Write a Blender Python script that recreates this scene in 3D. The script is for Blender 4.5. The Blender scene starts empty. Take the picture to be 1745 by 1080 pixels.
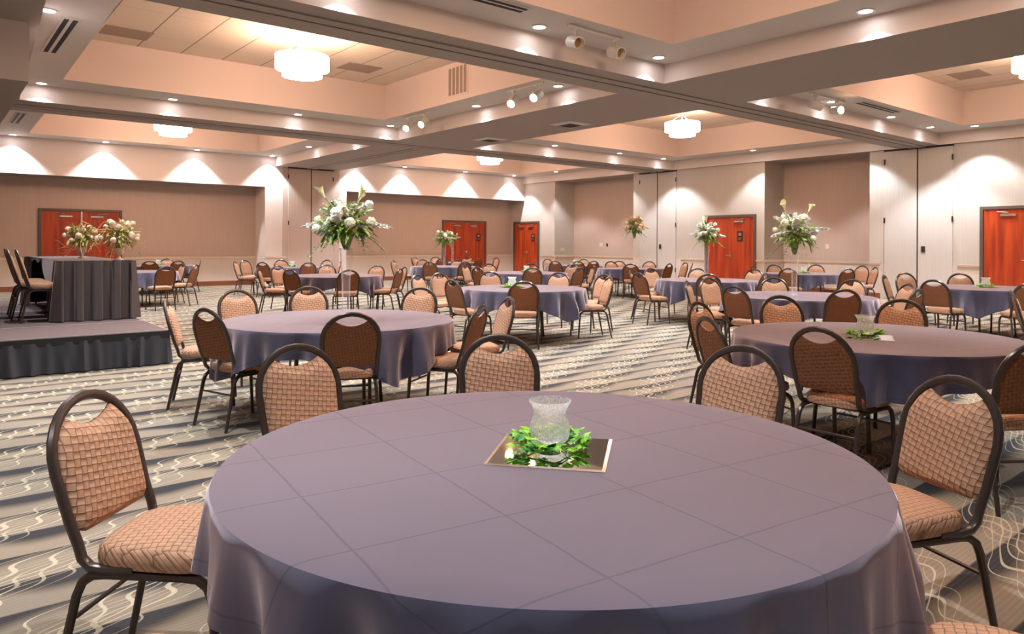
import bpy, math, random
from mathutils import Vector, Matrix
C = bpy.context.scene
COL = C.collection
PI = math.pi
# ------------------------------------------------------------------ camera, world, exposure
F, CX, HY, ROLL, H = 1238.0, 872.5, 416.0, 0.005, 1.40
W_, H_ = 1745, 1080
ANG = math.atan(1520.5 / F)
FW = Vector((math.cos(ANG), math.sin(ANG))); RT = Vector((math.sin(ANG), -math.cos(ANG)))
cd = bpy.data.cameras.new('camera'); cam = bpy.data.objects.new('camera', cd); COL.objects.link(cam)
cd.sensor_width = 36; cd.lens = F / W_ * 36; cd.shift_y = -(H_ / 2 - HY) / W_
cd.clip_start = 0.02; cd.clip_end = 200
cam.matrix_world = Matrix.Translation((0, 0, H)) @ Matrix.Rotation(ANG - PI / 2, 4, 'Z') @ Matrix.Rotation(PI / 2, 4, 'X') @ Matrix.Rotation(ROLL, 4, 'Z')
C.camera = cam
wd = bpy.data.worlds.new('world'); C.world = wd; wd.use_nodes = True
wd.node_tree.nodes['Background'].inputs[0].default_value = (0.9, 0.9, 0.9, 1)
wd.node_tree.nodes['Background'].inputs[1].default_value = 0.02
C.view_settings.view_transform = 'Standard'; C.view_settings.look = 'None'
C.view_settings.gamma = 1; C.view_settings.use_curve_mapping = False
C.view_settings.exposure = 1.35
SPOT_W = 175.0      # ledge downlights
PEND_E = 14.0       # drum pendants, emission strength
K = 1.0294
def P(px, z):       # floor position seen at image column px, z metres ahead of the camera
    v = FW * z + RT * ((px - CX) / F * z)
    return Vector((v.x, v.y))
# ------------------------------------------------------------------ materials
def lin(c):
    return tuple(((x / 12.92) if x <= .04045 else ((x + .055) / 1.055) ** 2.4) for x in c)
class N:            # small expression helper over shader math nodes
    def __init__(s, nt, sock): s.nt, s.s = nt, sock
    def _op(s, op, *o, clamp=False):
        n = s.nt.nodes.new('ShaderNodeMath'); n.operation = op; n.use_clamp = clamp
        s.nt.links.new(s.s, n.inputs[0])
        for i, v in enumerate(o):
            if isinstance(v, N): s.nt.links.new(v.s, n.inputs[i + 1])
            else: n.inputs[i + 1].default_value = v
        return N(s.nt, n.outputs[0])
    def __add__(s, o): return s._op('ADD', o)
    def __sub__(s, o): return s._op('SUBTRACT', o)
    def __mul__(s, o): return s._op('MULTIPLY', o)
    def __truediv__(s, o): return s._op('DIVIDE', o)
    def sin(s): return s._op('SINE')
    def fract(s): return s._op('FRACT')
    def floor(s): return s._op('FLOOR')
    def abs(s): return s._op('ABSOLUTE')
    def lt(s, o): return s._op('LESS_THAN', o)
    def gt(s, o): return s._op('GREATER_THAN', o)
    def min(s, o): return s._op('MINIMUM', o)
    def max(s, o): return s._op('MAXIMUM', o)
    def mod(s, o): return s._op('FLOORED_MODULO', o)
    def clamp(s): return s._op('ADD', 0.0, clamp=True)
    def smooth(s, a, b):
        n = s.nt.nodes.new('ShaderNodeMapRange'); n.interpolation_type = 'SMOOTHSTEP'
        s.nt.links.new(s.s, n.inputs[0]); n.inputs[1].default_value = a; n.inputs[2].default_value = b
        return N(s.nt, n.outputs[0])
def mat(name, col, rough=.6, metal=0, **kw):
    m = bpy.data.materials.new(name); m.use_nodes = True
    b = m.node_tree.nodes['Principled BSDF']
    b.inputs['Base Color'].default_value = (*lin(col), 1)
    b.inputs['Roughness'].default_value = rough; b.inputs['Metallic'].default_value = metal
    for k, v in kw.items():
        b.inputs[k.replace('_', ' ')].default_value = v
    return m
def nodes(m): return m.node_tree, m.node_tree.nodes['Principled BSDF']
def coords(nt, kind='Object'):
    t = nt.nodes.new('ShaderNodeTexCoord'); s = nt.nodes.new('ShaderNodeSeparateXYZ')
    nt.links.new(t.outputs[kind], s.inputs[0])
    return N(nt, s.outputs[0]), N(nt, s.outputs[1]), N(nt, s.outputs[2]), t.outputs[kind]
def noise(nt, vec, scale, detail=3, out=0):
    n = nt.nodes.new('ShaderNodeTexNoise'); n.inputs['Scale'].default_value = scale; n.inputs['Detail'].default_value = detail
    nt.links.new(vec, n.inputs['Vector']); return N(nt, n.outputs[out])
def mix(nt, f, a, b):
    n = nt.nodes.new('ShaderNodeMix'); n.data_type = 'RGBA'
    if isinstance(f, N): nt.links.new(f.s, n.inputs[0])
    else: n.inputs[0].default_value = f
    for i, v in ((6, a), (7, b)):
        if isinstance(v, tuple): n.inputs[i].default_value = (*lin(v), 1)
        else: nt.links.new(v, n.inputs[i])
    return n.outputs[2]
def bump(nt, b, h, strength, dist=.01):
    n = nt.nodes.new('ShaderNodeBump'); n.inputs['Strength'].default_value = strength; n.inputs['Distance'].default_value = dist
    nt.links.new(h.s, n.inputs['Height']); nt.links.new(n.outputs[0], b.inputs['Normal'])

def paint(name, col, var=.03, rough=.75):
    m = mat(name, col, rough); nt, b = nodes(m); x, y, z, v = coords(nt)
    f = noise(nt, v, 60, 4)
    c2 = tuple(max(0, c - var) for c in col)
    nt.links.new(mix(nt, f, col, c2), b.inputs['Base Color']); bump(nt, b, f, .08, .002)
    return m
def wallpaper(name, col, var=.028):
    m = mat(name, col, .7); nt, b = nodes(m); x, y, z, v = coords(nt)
    mp = nt.nodes.new('ShaderNodeMapping'); mp.inputs['Scale'].default_value = (90, 90, 1.2)
    nt.links.new(v, mp.inputs[0]); f = noise(nt, mp.outputs[0], 1.0, 3)
    nt.links.new(mix(nt, f.smooth(.3, .7), col, tuple(c - var for c in col)), b.inputs['Base Color']); bump(nt, b, f, .1, .002)
    return m
M = {}
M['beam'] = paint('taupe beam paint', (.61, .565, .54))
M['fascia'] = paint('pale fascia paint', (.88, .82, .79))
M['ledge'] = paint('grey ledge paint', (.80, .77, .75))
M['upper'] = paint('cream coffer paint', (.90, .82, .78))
M['wall'] = wallpaper('woven taupe wallpaper', (.77, .73, .69))
M['wall_warm_lit'] = wallpaper('warm-lit wallpaper', (.76, .67, .62))  # same paper as the wall, its warm lighting put into the colour
M['dado'] = wallpaper('pale dado wallpaper', (.83, .77, .73), .02)
M['rail'] = mat('cream rail paint', (.90, .82, .75), .4)
M['base'] = mat('brown baseboard', (.52, .30, .19), .5)
M['panel'] = wallpaper('grey folding panel fabric', (.78, .75, .72), .03)
M['dark_gap'] = mat('dark gap', (.22, .18, .16), .8)
M['frame'] = mat('dark bronze door frame', (.36, .30, .26), .45)
M['chrome'] = mat('brushed nickel', (.8, .79, .77), .25, .9)
M['bronze'] = mat('dark bronze plate', (.25, .17, .14), .4, .3)
M['white_metal'] = mat('white enamel', (.86, .83, .79), .35)
M['plate'] = mat('ivory plastic', (.87, .83, .77), .4)
M['black'] = mat('black rubber', (.05, .05, .05), .6)
M['vent'] = mat('tan vent paint', (.62, .53, .47), .7)  # tan of the louvres and return panels
M['slot'] = mat('slot black', (.10, .09, .09), .7)
m = mat('cherry door veneer', (.66, .24, .09), .35); nt, b = nodes(m); x, y, z, v = coords(nt)
mp = nt.nodes.new('ShaderNodeMapping'); mp.inputs['Scale'].default_value = (7, 7, .5); nt.links.new(v, mp.inputs[0])
f = noise(nt, mp.outputs[0], 1.6, 6)
nt.links.new(mix(nt, f.smooth(.25, .75), (.74, .28, .10), (.55, .17, .06)), b.inputs['Base Color']); M['cherry'] = m
# acoustic tile ceiling
m = mat('acoustic ceiling tile', (.86, .79, .72), .85); nt, b = nodes(m); x, y, z, v = coords(nt)
lx = ((x - .04) / .762).fract(); ly = ((y - .2) / 1.524).fract()
g = ((lx - .5).abs().gt(.485)).max(((ly - .5).abs().gt(.495)) * .35)
f = noise(nt, v, 45, 3)
base = mix(nt, f, (.88, .81, .74), (.82, .75, .68)); nt.links.new(mix(nt, g, base, (.55, .48, .42)), b.inputs['Base Color']); M['tile'] = m
# carpet
m = mat('patterned banquet carpet', (.5, .45, .38), .95); nt, b = nodes(m); x, y, z, v = coords(nt)
wob = noise(nt, v, 1.3, 2)
Y2 = y + (wob - .5) * .05
per = .30
row = (Y2 / per).floor(); fy = (Y2 / per).fract()
env = ((x / 1.05 + row * .5 + wob * .6) * (2 * PI)).sin() * .5 + .5
thr = env * -.36 + .62
dark = (fy - thr).smooth(0, .34) * (fy * -1 + 1.0).smooth(0, .05)
core = (fy - thr - .24).smooth(0, .16) * (fy * -1 + 1.0).smooth(0, .04)
pin = ((y * 46).fract() - .5).abs().smooth(.15, .38)
n2 = noise(nt, v, .55, 2).smooth(.35, .65)
basec = mix(nt, n2, (.60, .53, .45), (.52, .48, .42))
basec = mix(nt, pin * .22, basec, (.40, .34, .28))
darkc = mix(nt, pin * .5, (.27, .235, .20), (.38, .32, .27))
c1 = mix(nt, dark * .9, basec, darkc)
c1 = mix(nt, core * .85, c1, mix(nt, pin * .5, (.12, .13, .17), (.24, .21, .20)))
sw = (Y2 * (2 * PI / per)).sin() * .055 + (x * 17).sin() * .010
qa = Y2 - x * .57 + sw
qb = Y2 - x * .57 - sw
la = ((qa / .066).fract() - .5).abs().gt(.415) * (qa / .66).fract().lt(.5)
lb = ((qb / .066).fract() - .5).abs().gt(.42) * (qb / .66).fract().lt(.4)
lines = la.max(lb * .7)
c2 = mix(nt, lines * .58, c1, (.86, .80, .68))
nt.links.new(c2, b.inputs['Base Color'])
f = noise(nt, v, 400, 2); bump(nt, b, f, .5, .004); M['carpet'] = m
# basket weave upholstery (uses UV in metres)
def weave(name, a, bcol, gap, cell=.0225):
    m = mat(name, a, .8); nt, b = nodes(m); x, y, z, v = coords(nt, 'UV')
    u = x * .985 + y * .17; w = y * .985 - x * .17
    i = (u / cell).floor(); j = (w / cell).floor(); fu = (u / cell).fract(); fw = (w / cell).fract()
    par = (i + j).mod(2.0).gt(.5)
    eu = (fu - .5).abs() * 2; ew = (fw - .5).abs() * 2
    inv = par * -1 + 1.0
    e = eu * par + ew * inv
    e2 = ew * par + eu * inv
    g = e.smooth(.68, .98)
    ramp = (fu * par + fw * inv)
    h = (e * e * -1 + 1.0) * .8 + (e2.smooth(.85, 1.) * -.25) + ramp * .3
    n3 = noise(nt, v, 300, 2)
    c = mix(nt, ramp * .7 + n3 * .3, a, bcol)
    nt.links.new(mix(nt, g * .75, c, gap), b.inputs['Base Color'])
    bump(nt, b, h, .9, .004)
    return m
M['weave'] = weave('tan basket weave fabric', (.78, .60, .47), (.69, .50, .38), (.40, .24, .17))
M['weave_shaded'] = weave('shaded brown basket weave', (.58, .37, .23), (.50, .30, .18), (.33, .18, .10))  # brown rear weave, darkened mostly by shade put into its colour
M['chair_metal'] = mat('brown hammered steel tube', (.31, .26, .235), .3, .5)
M['button'] = mat('brass button', (.62, .45, .30), .3, .8)
# table linen
def linen(name, col, crease=True, rough=.75, sheen=1.0):
    m = mat(name, col, rough); nt, b = nodes(m); x, y, z, v = coords(nt, 'UV')
    b.inputs['Sheen Weight'].default_value = sheen; b.inputs['Sheen Roughness'].default_value = .5
    b.inputs['Sheen Tint'].default_value = (1, .80, .82, 1)
    f = noise(nt, v, 500, 2); n5 = noise(nt, v, 4, 3)
    if crease:
        cr = None
        for s, p in ((x, .0), (y, .0)):
            d = ((s / .38 + .5 + (n5 - .5) * .03).fract() - .5).abs()
            l = (d.smooth(0, .016) * -1 + 1.0)
            cr = l if cr is None else cr.max(l)
        nt.links.new(mix(nt, cr * .30, mix(nt, n5.smooth(.3, .7), col, tuple(c * .94 for c in col)), tuple(c * .6 for c in col)), b.inputs['Base Color'])
        bump(nt, b, f * .08 + cr * -.25, .3, .003)
        nt.links.new((cr * -.28 + sheen).s, b.inputs['Sheen Weight'])
    else:
        bump(nt, b, f, .15, .002)
    return m
M['linen'] = linen('plum navy table linen', (.235, .23, .325), sheen=.9)
M['skirt'] = linen('black brown box-pleat skirt', (.27, .235, .23), False, .6, .3)
M['satin'] = linen('black satin stage skirt', (.17, .18, .20), False, .38, .2)
M['stage_top'] = paint('stage carpet', (.41, .335, .325), .05, .9)
M['alu'] = mat('aluminium edge', (.62, .58, .58), .45, .4)
def glass(name, base, crack=False, tint=(1, 1, 1)):
    m = bpy.data.materials.new(name); m.use_nodes = True; nt = m.node_tree; b = nt.nodes['Principled BSDF']; out = nt.nodes['Material Output']
    b.inputs['Base Color'].default_value = (*tint, 1); b.inputs['Roughness'].default_value = .08
    tr = nt.nodes.new('ShaderNodeBsdfTransparent'); mx = nt.nodes.new('ShaderNodeMixShader'); lw = nt.nodes.new('ShaderNodeLayerWeight'); lw.inputs[0].default_value = .35
    f = N(nt, lw.outputs['Facing']); fac = f * f * .8 + base
    if crack:
        x, y, z, v = coords(nt)
        vo = nt.nodes.new('ShaderNodeTexVoronoi'); vo.feature = 'DISTANCE_TO_EDGE'; vo.inputs['Scale'].default_value = 85
        nt.links.new(v, vo.inputs['Vector']); d = N(nt, vo.outputs['Distance']); bump(nt, b, d, 1.0, .02)
        fac = fac + (d.smooth(.0, .10) * -1 + 1.0) * .30 + (noise(nt, v, 120, 2) - .5) * .5
        b.inputs['Roughness'].default_value = .15
    src = b.outputs[0]
    if crack:
        tl = nt.nodes.new('ShaderNodeBsdfTranslucent'); tl.inputs[0].default_value = (1, 1, 1, 1); m2 = nt.nodes.new('ShaderNodeMixShader'); m2.inputs[0].default_value = .6
        nt.links.new(b.outputs[0], m2.inputs[1]); nt.links.new(tl.outputs[0], m2.inputs[2]); src = m2.outputs[0]
    nt.links.new(fac.clamp().s, mx.inputs[0]); nt.links.new(tr.outputs[0], mx.inputs[1]); nt.links.new(src, mx.inputs[2]); nt.links.new(mx.outputs[0], out.inputs[0])
    return m
M['glass'] = glass('clear vase glass', .04)
M['crackle'] = glass('crackle glass', .20, True)
M['mirror'] = mat('mirror', (.86, .86, .84), .03, 1.0)
M['bevel'] = mat('bevelled mirror edge', (.9, .88, .85), .15, .9)
M['wax'] = mat('white wax', (.95, .92, .88), .5)
def leafm(name, a, bcol):
    m = mat(name, a, .5); nt, b = nodes(m); x, y, z, v = coords(nt)
    f = noise(nt, v, 30, 1); nt.links.new(mix(nt, f.smooth(.35, .65), a, bcol), b.inputs['Base Color'])
    return m
M['ivy'] = leafm('variegated ivy leaf', (.62, .86, .18), (.14, .46, .12))
M['leaf'] = leafm('bouquet foliage', (.62, .70, .30), (.30, .44, .16))
M['leaf_pale'] = leafm('dusty pale foliage', (.76, .72, .42), (.50, .56, .26))
M['petal'] = leafm('ivory petals', (.97, .95, .88), (.93, .90, .72))
M['petal_white'] = leafm('white petals', (.99, .99, .96), (.97, .96, .91))
M['petal_pink'] = leafm('blush cream petals', (.97, .90, .80), (.93, .80, .68))
M['calla'] = leafm('calla lily petal', (.97, .96, .82), (.88, .91, .62))
M['twig'] = mat('pale twig', (.80, .62, .48), .6)
M['urn'] = mat('cream stone urn', (.88, .78, .70), .5)
def emit(name, col, strength):
    m = mat(name, col, .6); b = nodes(m)[1]
    b.inputs['Emission Color'].default_value = (*lin(col), 1); b.inputs['Emission Strength'].default_value = strength
    return m
M['drum'] = emit('glowing drum shade', (1.0, .86, .76), PEND_E)
M['drum_in'] = emit('glowing drum diffuser', (1.0, .9, .80), PEND_E * 1.25)
M['lamp'] = emit('downlight lens', (.97, .98, 1.0), 15)
M['lamp_warm'] = emit('spot lamp lens', (1.0, .82, .60), 45)
M['lamp_off'] = mat('unlit amber lens', (.62, .48, .30), .3)
# ------------------------------------------------------------------ mesh helpers
class MB:
    def __init__(s): s.v = []; s.f = []; s.m = []; s.uv = {}; s.mi = 0
    def add(s, vs, fs, uvs=None):
        o = len(s.v); s.v += [tuple(q) for q in vs]
        for k in fs: s.f.append(tuple(o + i for i in k)); s.m.append(s.mi)
        if uvs:
            for i, t in enumerate(uvs): s.uv[o + i] = t
    def box(s, a, b_):
        x0, y0, z0 = a; x1, y1, z1 = b_
        s.add([(x0, y0, z0), (x1, y0, z0), (x1, y1, z0), (x0, y1, z0), (x0, y0, z1), (x1, y0, z1), (x1, y1, z1), (x0, y1, z1)],
              [(0, 3, 2, 1), (4, 5, 6, 7), (0, 1, 5, 4), (1, 2, 6, 5), (2, 3, 7, 6), (3, 0, 4, 7)])
        return s
    def quad(s, a, b_, c, d): s.add([a, b_, c, d], [(0, 1, 2, 3)]); return s
    def tube(s, pts, r, n=8, closed=False, flat=1.0):
        pts = [Vector(p) for p in pts]; L = len(pts); rings = []
        up = Vector((0, 0, 1)); prev = None
        for i, p in enumerate(pts):
            if closed: t = pts[(i + 1) % L] - pts[i - 1]
            else: t = pts[min(i + 1, L - 1)] - pts[max(i - 1, 0)]
            t.normalize()
            if prev is None:
                a = t.orthogonal().normalized()
                if abs(t.z) < .9: a = (up - t * up.dot(t)).normalized()
            else: a = (prev - t * prev.dot(t)).normalized()
            prev = a; c = t.cross(a)
            rr = r[i] if isinstance(r, (list, tuple)) else r
            rings.append([p + a * (math.cos(2 * PI * k / n) * rr) + c * (math.sin(2 * PI * k / n) * rr * flat) for k in range(n)])
        vs = [q for R in rings for q in R]; fs = []
        m = L if closed else L - 1
        for i in range(m):
            j = (i + 1) % L
            for k in range(n): fs.append((i * n + k, i * n + (k + 1) % n, j * n + (k + 1) % n, j * n + k))
        if not closed: fs.append(tuple(range(n - 1, -1, -1))); fs.append(tuple((L - 1) * n + k for k in range(n)))
        s.add(vs, fs); return s
    def lathe(s, prof, n=24, c=(0, 0, 0), cap=True):
        vs = []; fs = []
        for (r, z) in prof:
            for k in range(n):
                a = 2 * PI * k / n; vs.append((c[0] + r * math.cos(a), c[1] + r * math.sin(a), c[2] + z))
        for i in range(len(prof) - 1):
            for k in range(n): fs.append((i * n + k, i * n + (k + 1) % n, (i + 1) * n + (k + 1) % n, (i + 1) * n + k))
        if cap: fs.append(tuple(range(n - 1, -1, -1))); fs.append(tuple((len(prof) - 1) * n + k for k in range(n)))
        s.add(vs, fs); return s
    def grid(s, fn, nu, nv, wrap=False, uvf=None):
        vs = [fn(i, j) for j in range(nv) for i in range(nu)]; fs = []
        for j in range(nv - 1):
            for i in range(nu if wrap else nu - 1):
                i2 = (i + 1) % nu; fs.append((j * nu + i, j * nu + i2, (j + 1) * nu + i2, (j + 1) * nu + i))
        s.add(vs, fs, [uvf(i, j) for j in range(nv) for i in range(nu)] if uvf else None); return s
    def mesh(s, name, mats, smooth=False):
        me = bpy.data.meshes.new(name); me.from_pydata(s.v, [], s.f)
        for m in (mats if isinstance(mats, (list, tuple)) else [mats]): me.materials.append(m)
        if isinstance(mats, (list, tuple)) and len(mats) > 1:
            me.polygons.foreach_set('material_index', s.m)
        if s.uv:
            ul = me.uv_layers.new(name='uv')
            for l in me.loops: ul.data[l.index].uv = s.uv.get(l.vertex_index, (0, 0))
        if smooth:
            me.polygons.foreach_set('use_smooth', [True] * len(me.polygons))
            try: me.set_sharp_from_angle(angle=math.radians(40))
            except Exception: pass
        me.update(); return me
    def build(s, name, mats, parent=None, smooth=False, loc=None, label=None):
        o = bpy.data.objects.new(name, s.mesh(name, mats, smooth)); COL.objects.link(o)
        if parent: o.parent = parent
        if loc is not None: o.location = loc
        if label: o['label'] = label
        return o
def empty(name, loc=(0, 0, 0), rz=0):
    o = bpy.data.objects.new(name, None); COL.objects.link(o); o.location = loc; o.rotation_euler = (0, 0, rz)
    o.empty_display_size = .1; return o
def tag(o, label=None, cat=None, group=None, kind=None):
    if label: o['label'] = label
    if cat: o['category'] = cat
    if group: o['group'] = group
    if kind: o['kind'] = kind
    return o
def struct(o, label=None): o['kind'] = 'structure'; (label and o.__setitem__('label', label)); return o
def copy_tree(o, parent=None):
    c = o.copy(); COL.objects.link(c); c.parent = parent
    for ch in list(o.children): copy_tree(ch, c)
    return c
def wn(name, weight=True): return name
# ------------------------------------------------------------------ room shell
ZB, ZL, ZT, ZS = 3.943, 4.241, 5.02, 3.24
XR, XRB, YF, YB = 19.87, 20.95, 22.9 * K, 23.75 * K
XL, YN = -4.0, -6.0
s = MB(); s.box((XL - .2, YN - .2, -.1), (XRB + .3, YB + .3, 0)); struct(s.build('floor', M['carpet']), 'patterned carpet floor with wavy cream lines')
# coffers: outer and inner polygons
cx0 = [1.0 * K, 8.83 * K]; cx1 = [11.03 * K, 19.22 * K]
rows = [(-.9 * K, 7.17 * K), (8.13 * K, 15.2 * K), (16.5 * K, YF)]
lefts = [((.92, .97), (1.80, 1.80)), ((.98, 1.36), (1.80, 1.92)), ((1.28, 1.36), (2.1, 2.18))]
G = .84
coffers = []
for r, (y0, y1) in enumerate(rows):
    (a0, a1), (b0, b1) = lefts[r]
    coffers.append(([(a0, y0), (cx0[1], y0), (cx0[1], y1), (a1, y1)], [(b0, y0 + G), (cx0[1] - G, y0 + G), (cx0[1] - G, y1 - G), (b1, y1 - G)]))
    coffers.append(([(cx1[0], y0), (cx1[1], y0), (cx1[1], y1), (cx1[0], y1)], [(cx1[0] + G, y0 + G), (cx1[1] - G, y0 + G), (cx1[1] - G, y1 - G), (cx1[0] + G, y1 - G)]))
for ci, (O, I) in enumerate(coffers):
    s = MB()
    for k in range(4):
        a, b_ = O[k], O[(k + 1) % 4]; c, d = I[k], I[(k + 1) % 4]
        s.mi = 0
        if not (k == 2 and ci >= 4): s.quad((*a, ZB), (*b_, ZB), (*b_, ZL), (*a, ZL))
        s.mi = 1; s.quad((*a, ZL), (*b_, ZL), (*d, ZL), (*c, ZL))
        s.mi = 2; s.quad((*c, ZL), (*d, ZL), (*d, ZT), (*c, ZT))
    s.mi = 3; s.quad(*[(*p, ZT) for p in I])
    struct(s.build('ceiling', [M['fascia'], M['ledge'], M['upper'], M['tile']]), 'stepped ceiling coffer with tiled top')
# beam undersides: one plane with the six openings
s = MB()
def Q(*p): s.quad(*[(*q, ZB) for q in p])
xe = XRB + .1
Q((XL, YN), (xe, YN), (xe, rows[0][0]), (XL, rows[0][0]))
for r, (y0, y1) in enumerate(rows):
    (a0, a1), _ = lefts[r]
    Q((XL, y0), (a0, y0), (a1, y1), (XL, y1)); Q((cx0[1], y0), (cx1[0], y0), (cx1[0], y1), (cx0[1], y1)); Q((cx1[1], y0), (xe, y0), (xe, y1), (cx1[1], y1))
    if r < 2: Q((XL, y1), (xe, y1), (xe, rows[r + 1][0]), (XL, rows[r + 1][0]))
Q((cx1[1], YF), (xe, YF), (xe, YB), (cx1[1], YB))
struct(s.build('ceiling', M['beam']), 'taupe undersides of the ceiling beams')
s = MB(); s.box((XL - .2, YN - .2, 5.1), (XRB + .3, YB + .3, 5.2)); struct(s.build('ceiling', M['beam']), 'roof slab above the coffers')
# movable wall tracks along the divider beams and the cross beam
for (yc, n) in ((7.67 * K, 0), (15.9 * K, 1)):
    s = MB(); s.mi = 0; s.box((1.05, yc - .20, ZB - .02), (XR, yc - .025, ZB + .01)); s.box((1.05, yc + .025, ZB - .02), (XR, yc + .20, ZB + .01)); s.mi = 1; s.box((1.05, yc - .025, ZB - .004), (XR, yc + .025, ZB + .004))
    struct(s.build('trim_%d' % (n + 1), [M['beam'], M['dark_gap']]), 'slotted folding-wall track under a ceiling beam')
xc = 10.03 * K
s = MB(); s.mi = 0; s.box((xc - .16, 16.1 * K, ZB - .02), (xc - .03, YF, ZB)); s.box((xc + .03, 16.1 * K, ZB - .02), (xc + .16, YF, ZB)); s.mi = 1; s.box((xc - .03, 16.1 * K, ZB - .006), (xc + .03, YF, ZB))
struct(s.build('trim_3', [M['beam'], M['ledge']]), 'pale folding-wall track on the cross beam')
# walls
RAIL = .955
def wall_strip(name, pts, z0, z1, mlist, label):
    s = MB()
    for (a, b_) in zip(pts[:-1], pts[1:]):
        dz = RAIL - .02 if z0 < RAIL < z1 else z0
        if dz > z0: s.mi = 1; s.quad((*a, z0), (*b_, z0), (*b_, dz), (*a, dz))
        s.mi = 0; s.quad((*a, dz), (*b_, dz), (*b_, z1), (*a, z1))
    return struct(s.build(name, mlist), label)
rec = [(9.12, 12.27), (17.5, 21.68)]
pr = [(XR, YN), (XR, rec[0][0]), (XRB, rec[0][0]), (XRB, rec[0][1]), (XR, rec[0][1]), (XR, rec[1][0]), (XRB, rec[1][0]), (XRB, rec[1][1]), (XR, rec[1][1]), (XR, YB)]
s = MB()
for i, (a, b_) in enumerate(zip(pr[:-1], pr[1:])):
    rc = i in (2, 6)
    s.mi = 1; s.quad((*a, 0), (*b_, 0), (*b_, RAIL - .02), (*a, RAIL - .02))
    s.mi = 2 if rc else 0; s.quad((*a, RAIL - .02), (*b_, RAIL - .02), (*b_, ZB), (*a, ZB))
struct(s.build('wall_right', [M['wall'], M['dado'], M['wall_warm_lit']]), 'right wall with two tall recesses')
wall_strip('wall_back', [(XL, YB), (XR, YB)], 0, ZS + .05, [M['wall_warm_lit'], M['dado']], 'far wall behind the recess soffit')
CA, CB = 8.5 * K, 11.32 * K
CC = 9.05 * K
s = MB(); s.mi = 0
s.box((XL, YF, ZS), (CA, YB, ZT)); s.box((CB, YF, ZS), (XR, YB, ZT)); s.box((CA, YF, 0), (CB, YB, ZT))
s.mi = 1
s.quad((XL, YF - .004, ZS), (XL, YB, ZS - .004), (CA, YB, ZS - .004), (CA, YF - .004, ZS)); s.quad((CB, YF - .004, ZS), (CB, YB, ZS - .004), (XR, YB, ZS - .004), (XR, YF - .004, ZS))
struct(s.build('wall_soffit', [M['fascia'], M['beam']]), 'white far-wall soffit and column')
s = MB(); s.box((CC + .02, YF - .02, 0), (CB - .28, YF, ZB)); struct(s.build('wall_pier', M['wall_warm_lit']), 'taupe pier between the two far recesses')
s = MB(); s.box((XL - .1, YN, 0), (XL, YB, 5.1)); struct(s.build('wall_left', M['wall']))
s = MB(); s.box((XL, YN - .1, 0), (XRB, YN, 5.1)); struct(s.build('wall_front', M['wall']))
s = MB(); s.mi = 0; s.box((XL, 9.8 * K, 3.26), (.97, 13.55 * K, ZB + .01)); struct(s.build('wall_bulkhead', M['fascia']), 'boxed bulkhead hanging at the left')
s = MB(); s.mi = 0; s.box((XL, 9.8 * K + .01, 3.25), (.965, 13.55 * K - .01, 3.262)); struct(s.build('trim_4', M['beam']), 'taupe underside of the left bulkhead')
# chair rails and baseboards
def rail(pts, name, z0=RAIL - .06, z1=RAIL, t=.03, m='rail'):
    s = MB()
    for (x0, y0), (x1, y1) in pts:
        a = (min(x0, x1) - (t if x0 == x1 else 0), min(y0, y1) - (t if y0 == y1 else 0), z0)
        b_ = (max(x0, x1), max(y0, y1), z1)
        s.box(a, b_)
        if m == 'rail': s.box((a[0] - (.012 if x0 == x1 else 0), a[1] - (.012 if y0 == y1 else 0), z1 - .018), (b_[0], b_[1], z1))
    return struct(s.build(name, M[m]))
rail([((XR, 3.0), (XR, 4.55)), ((XR, 6.47), (XR, 6.98)), ((XR, 8.83), (XR, rec[0][0])), ((XRB, rec[0][0]), (XRB, rec[0][1])), ((XR, rec[0][1]), (XR, 12.55)), ((XR, 14.4), (XR, 15.4)), ((XRB, rec[1][0]), (XRB, rec[1][1])), ((XR, rec[1][1]), (XR, 22.5))], 'trim_5')
s = MB(); s.box((XR, rec[1][1], RAIL - .06), (XRB, rec[1][1] + .001 + .0, RAIL)); s.box((XR, rec[1][1] - .03, RAIL - .06), (XRB, rec[1][1], RAIL)); s.box((XR, rec[0][1] - .03, RAIL - .06), (XRB, rec[0][1], RAIL)); struct(s.build('trim_6', M['rail']))
rail([((XL, YB), (2.55, YB)), ((4.75, YB), (CA, YB)), ((CA, YF), (CC + .15, YF)), ((CB, YB), (16.2, YB)), ((18.55, YB), (XR, YB))], 'trim_7')
rail([((XL, YB), (2.55, YB)), ((4.75, YB), (CA, YB)), ((CB, YB), (16.2, YB)), ((18.55, YB), (XR, YB))], 'baseboard_back', 0, .15, .02, 'base')
rail([((XR, 6.47), (XR, 6.98)), ((XR, 8.83), (XR, rec[0][0])), ((XRB, rec[0][0]), (XRB, rec[0][1])), ((XR, rec[0][1]), (XR, 12.55)), ((XR, 14.4), (XR, 15.4)), ((XRB, rec[1][0]), (XRB, rec[1][1])), ((XR, rec[1][1]), (XR, 22.5))], 'baseboard_right', 0, .15, .02, 'base')
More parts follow.
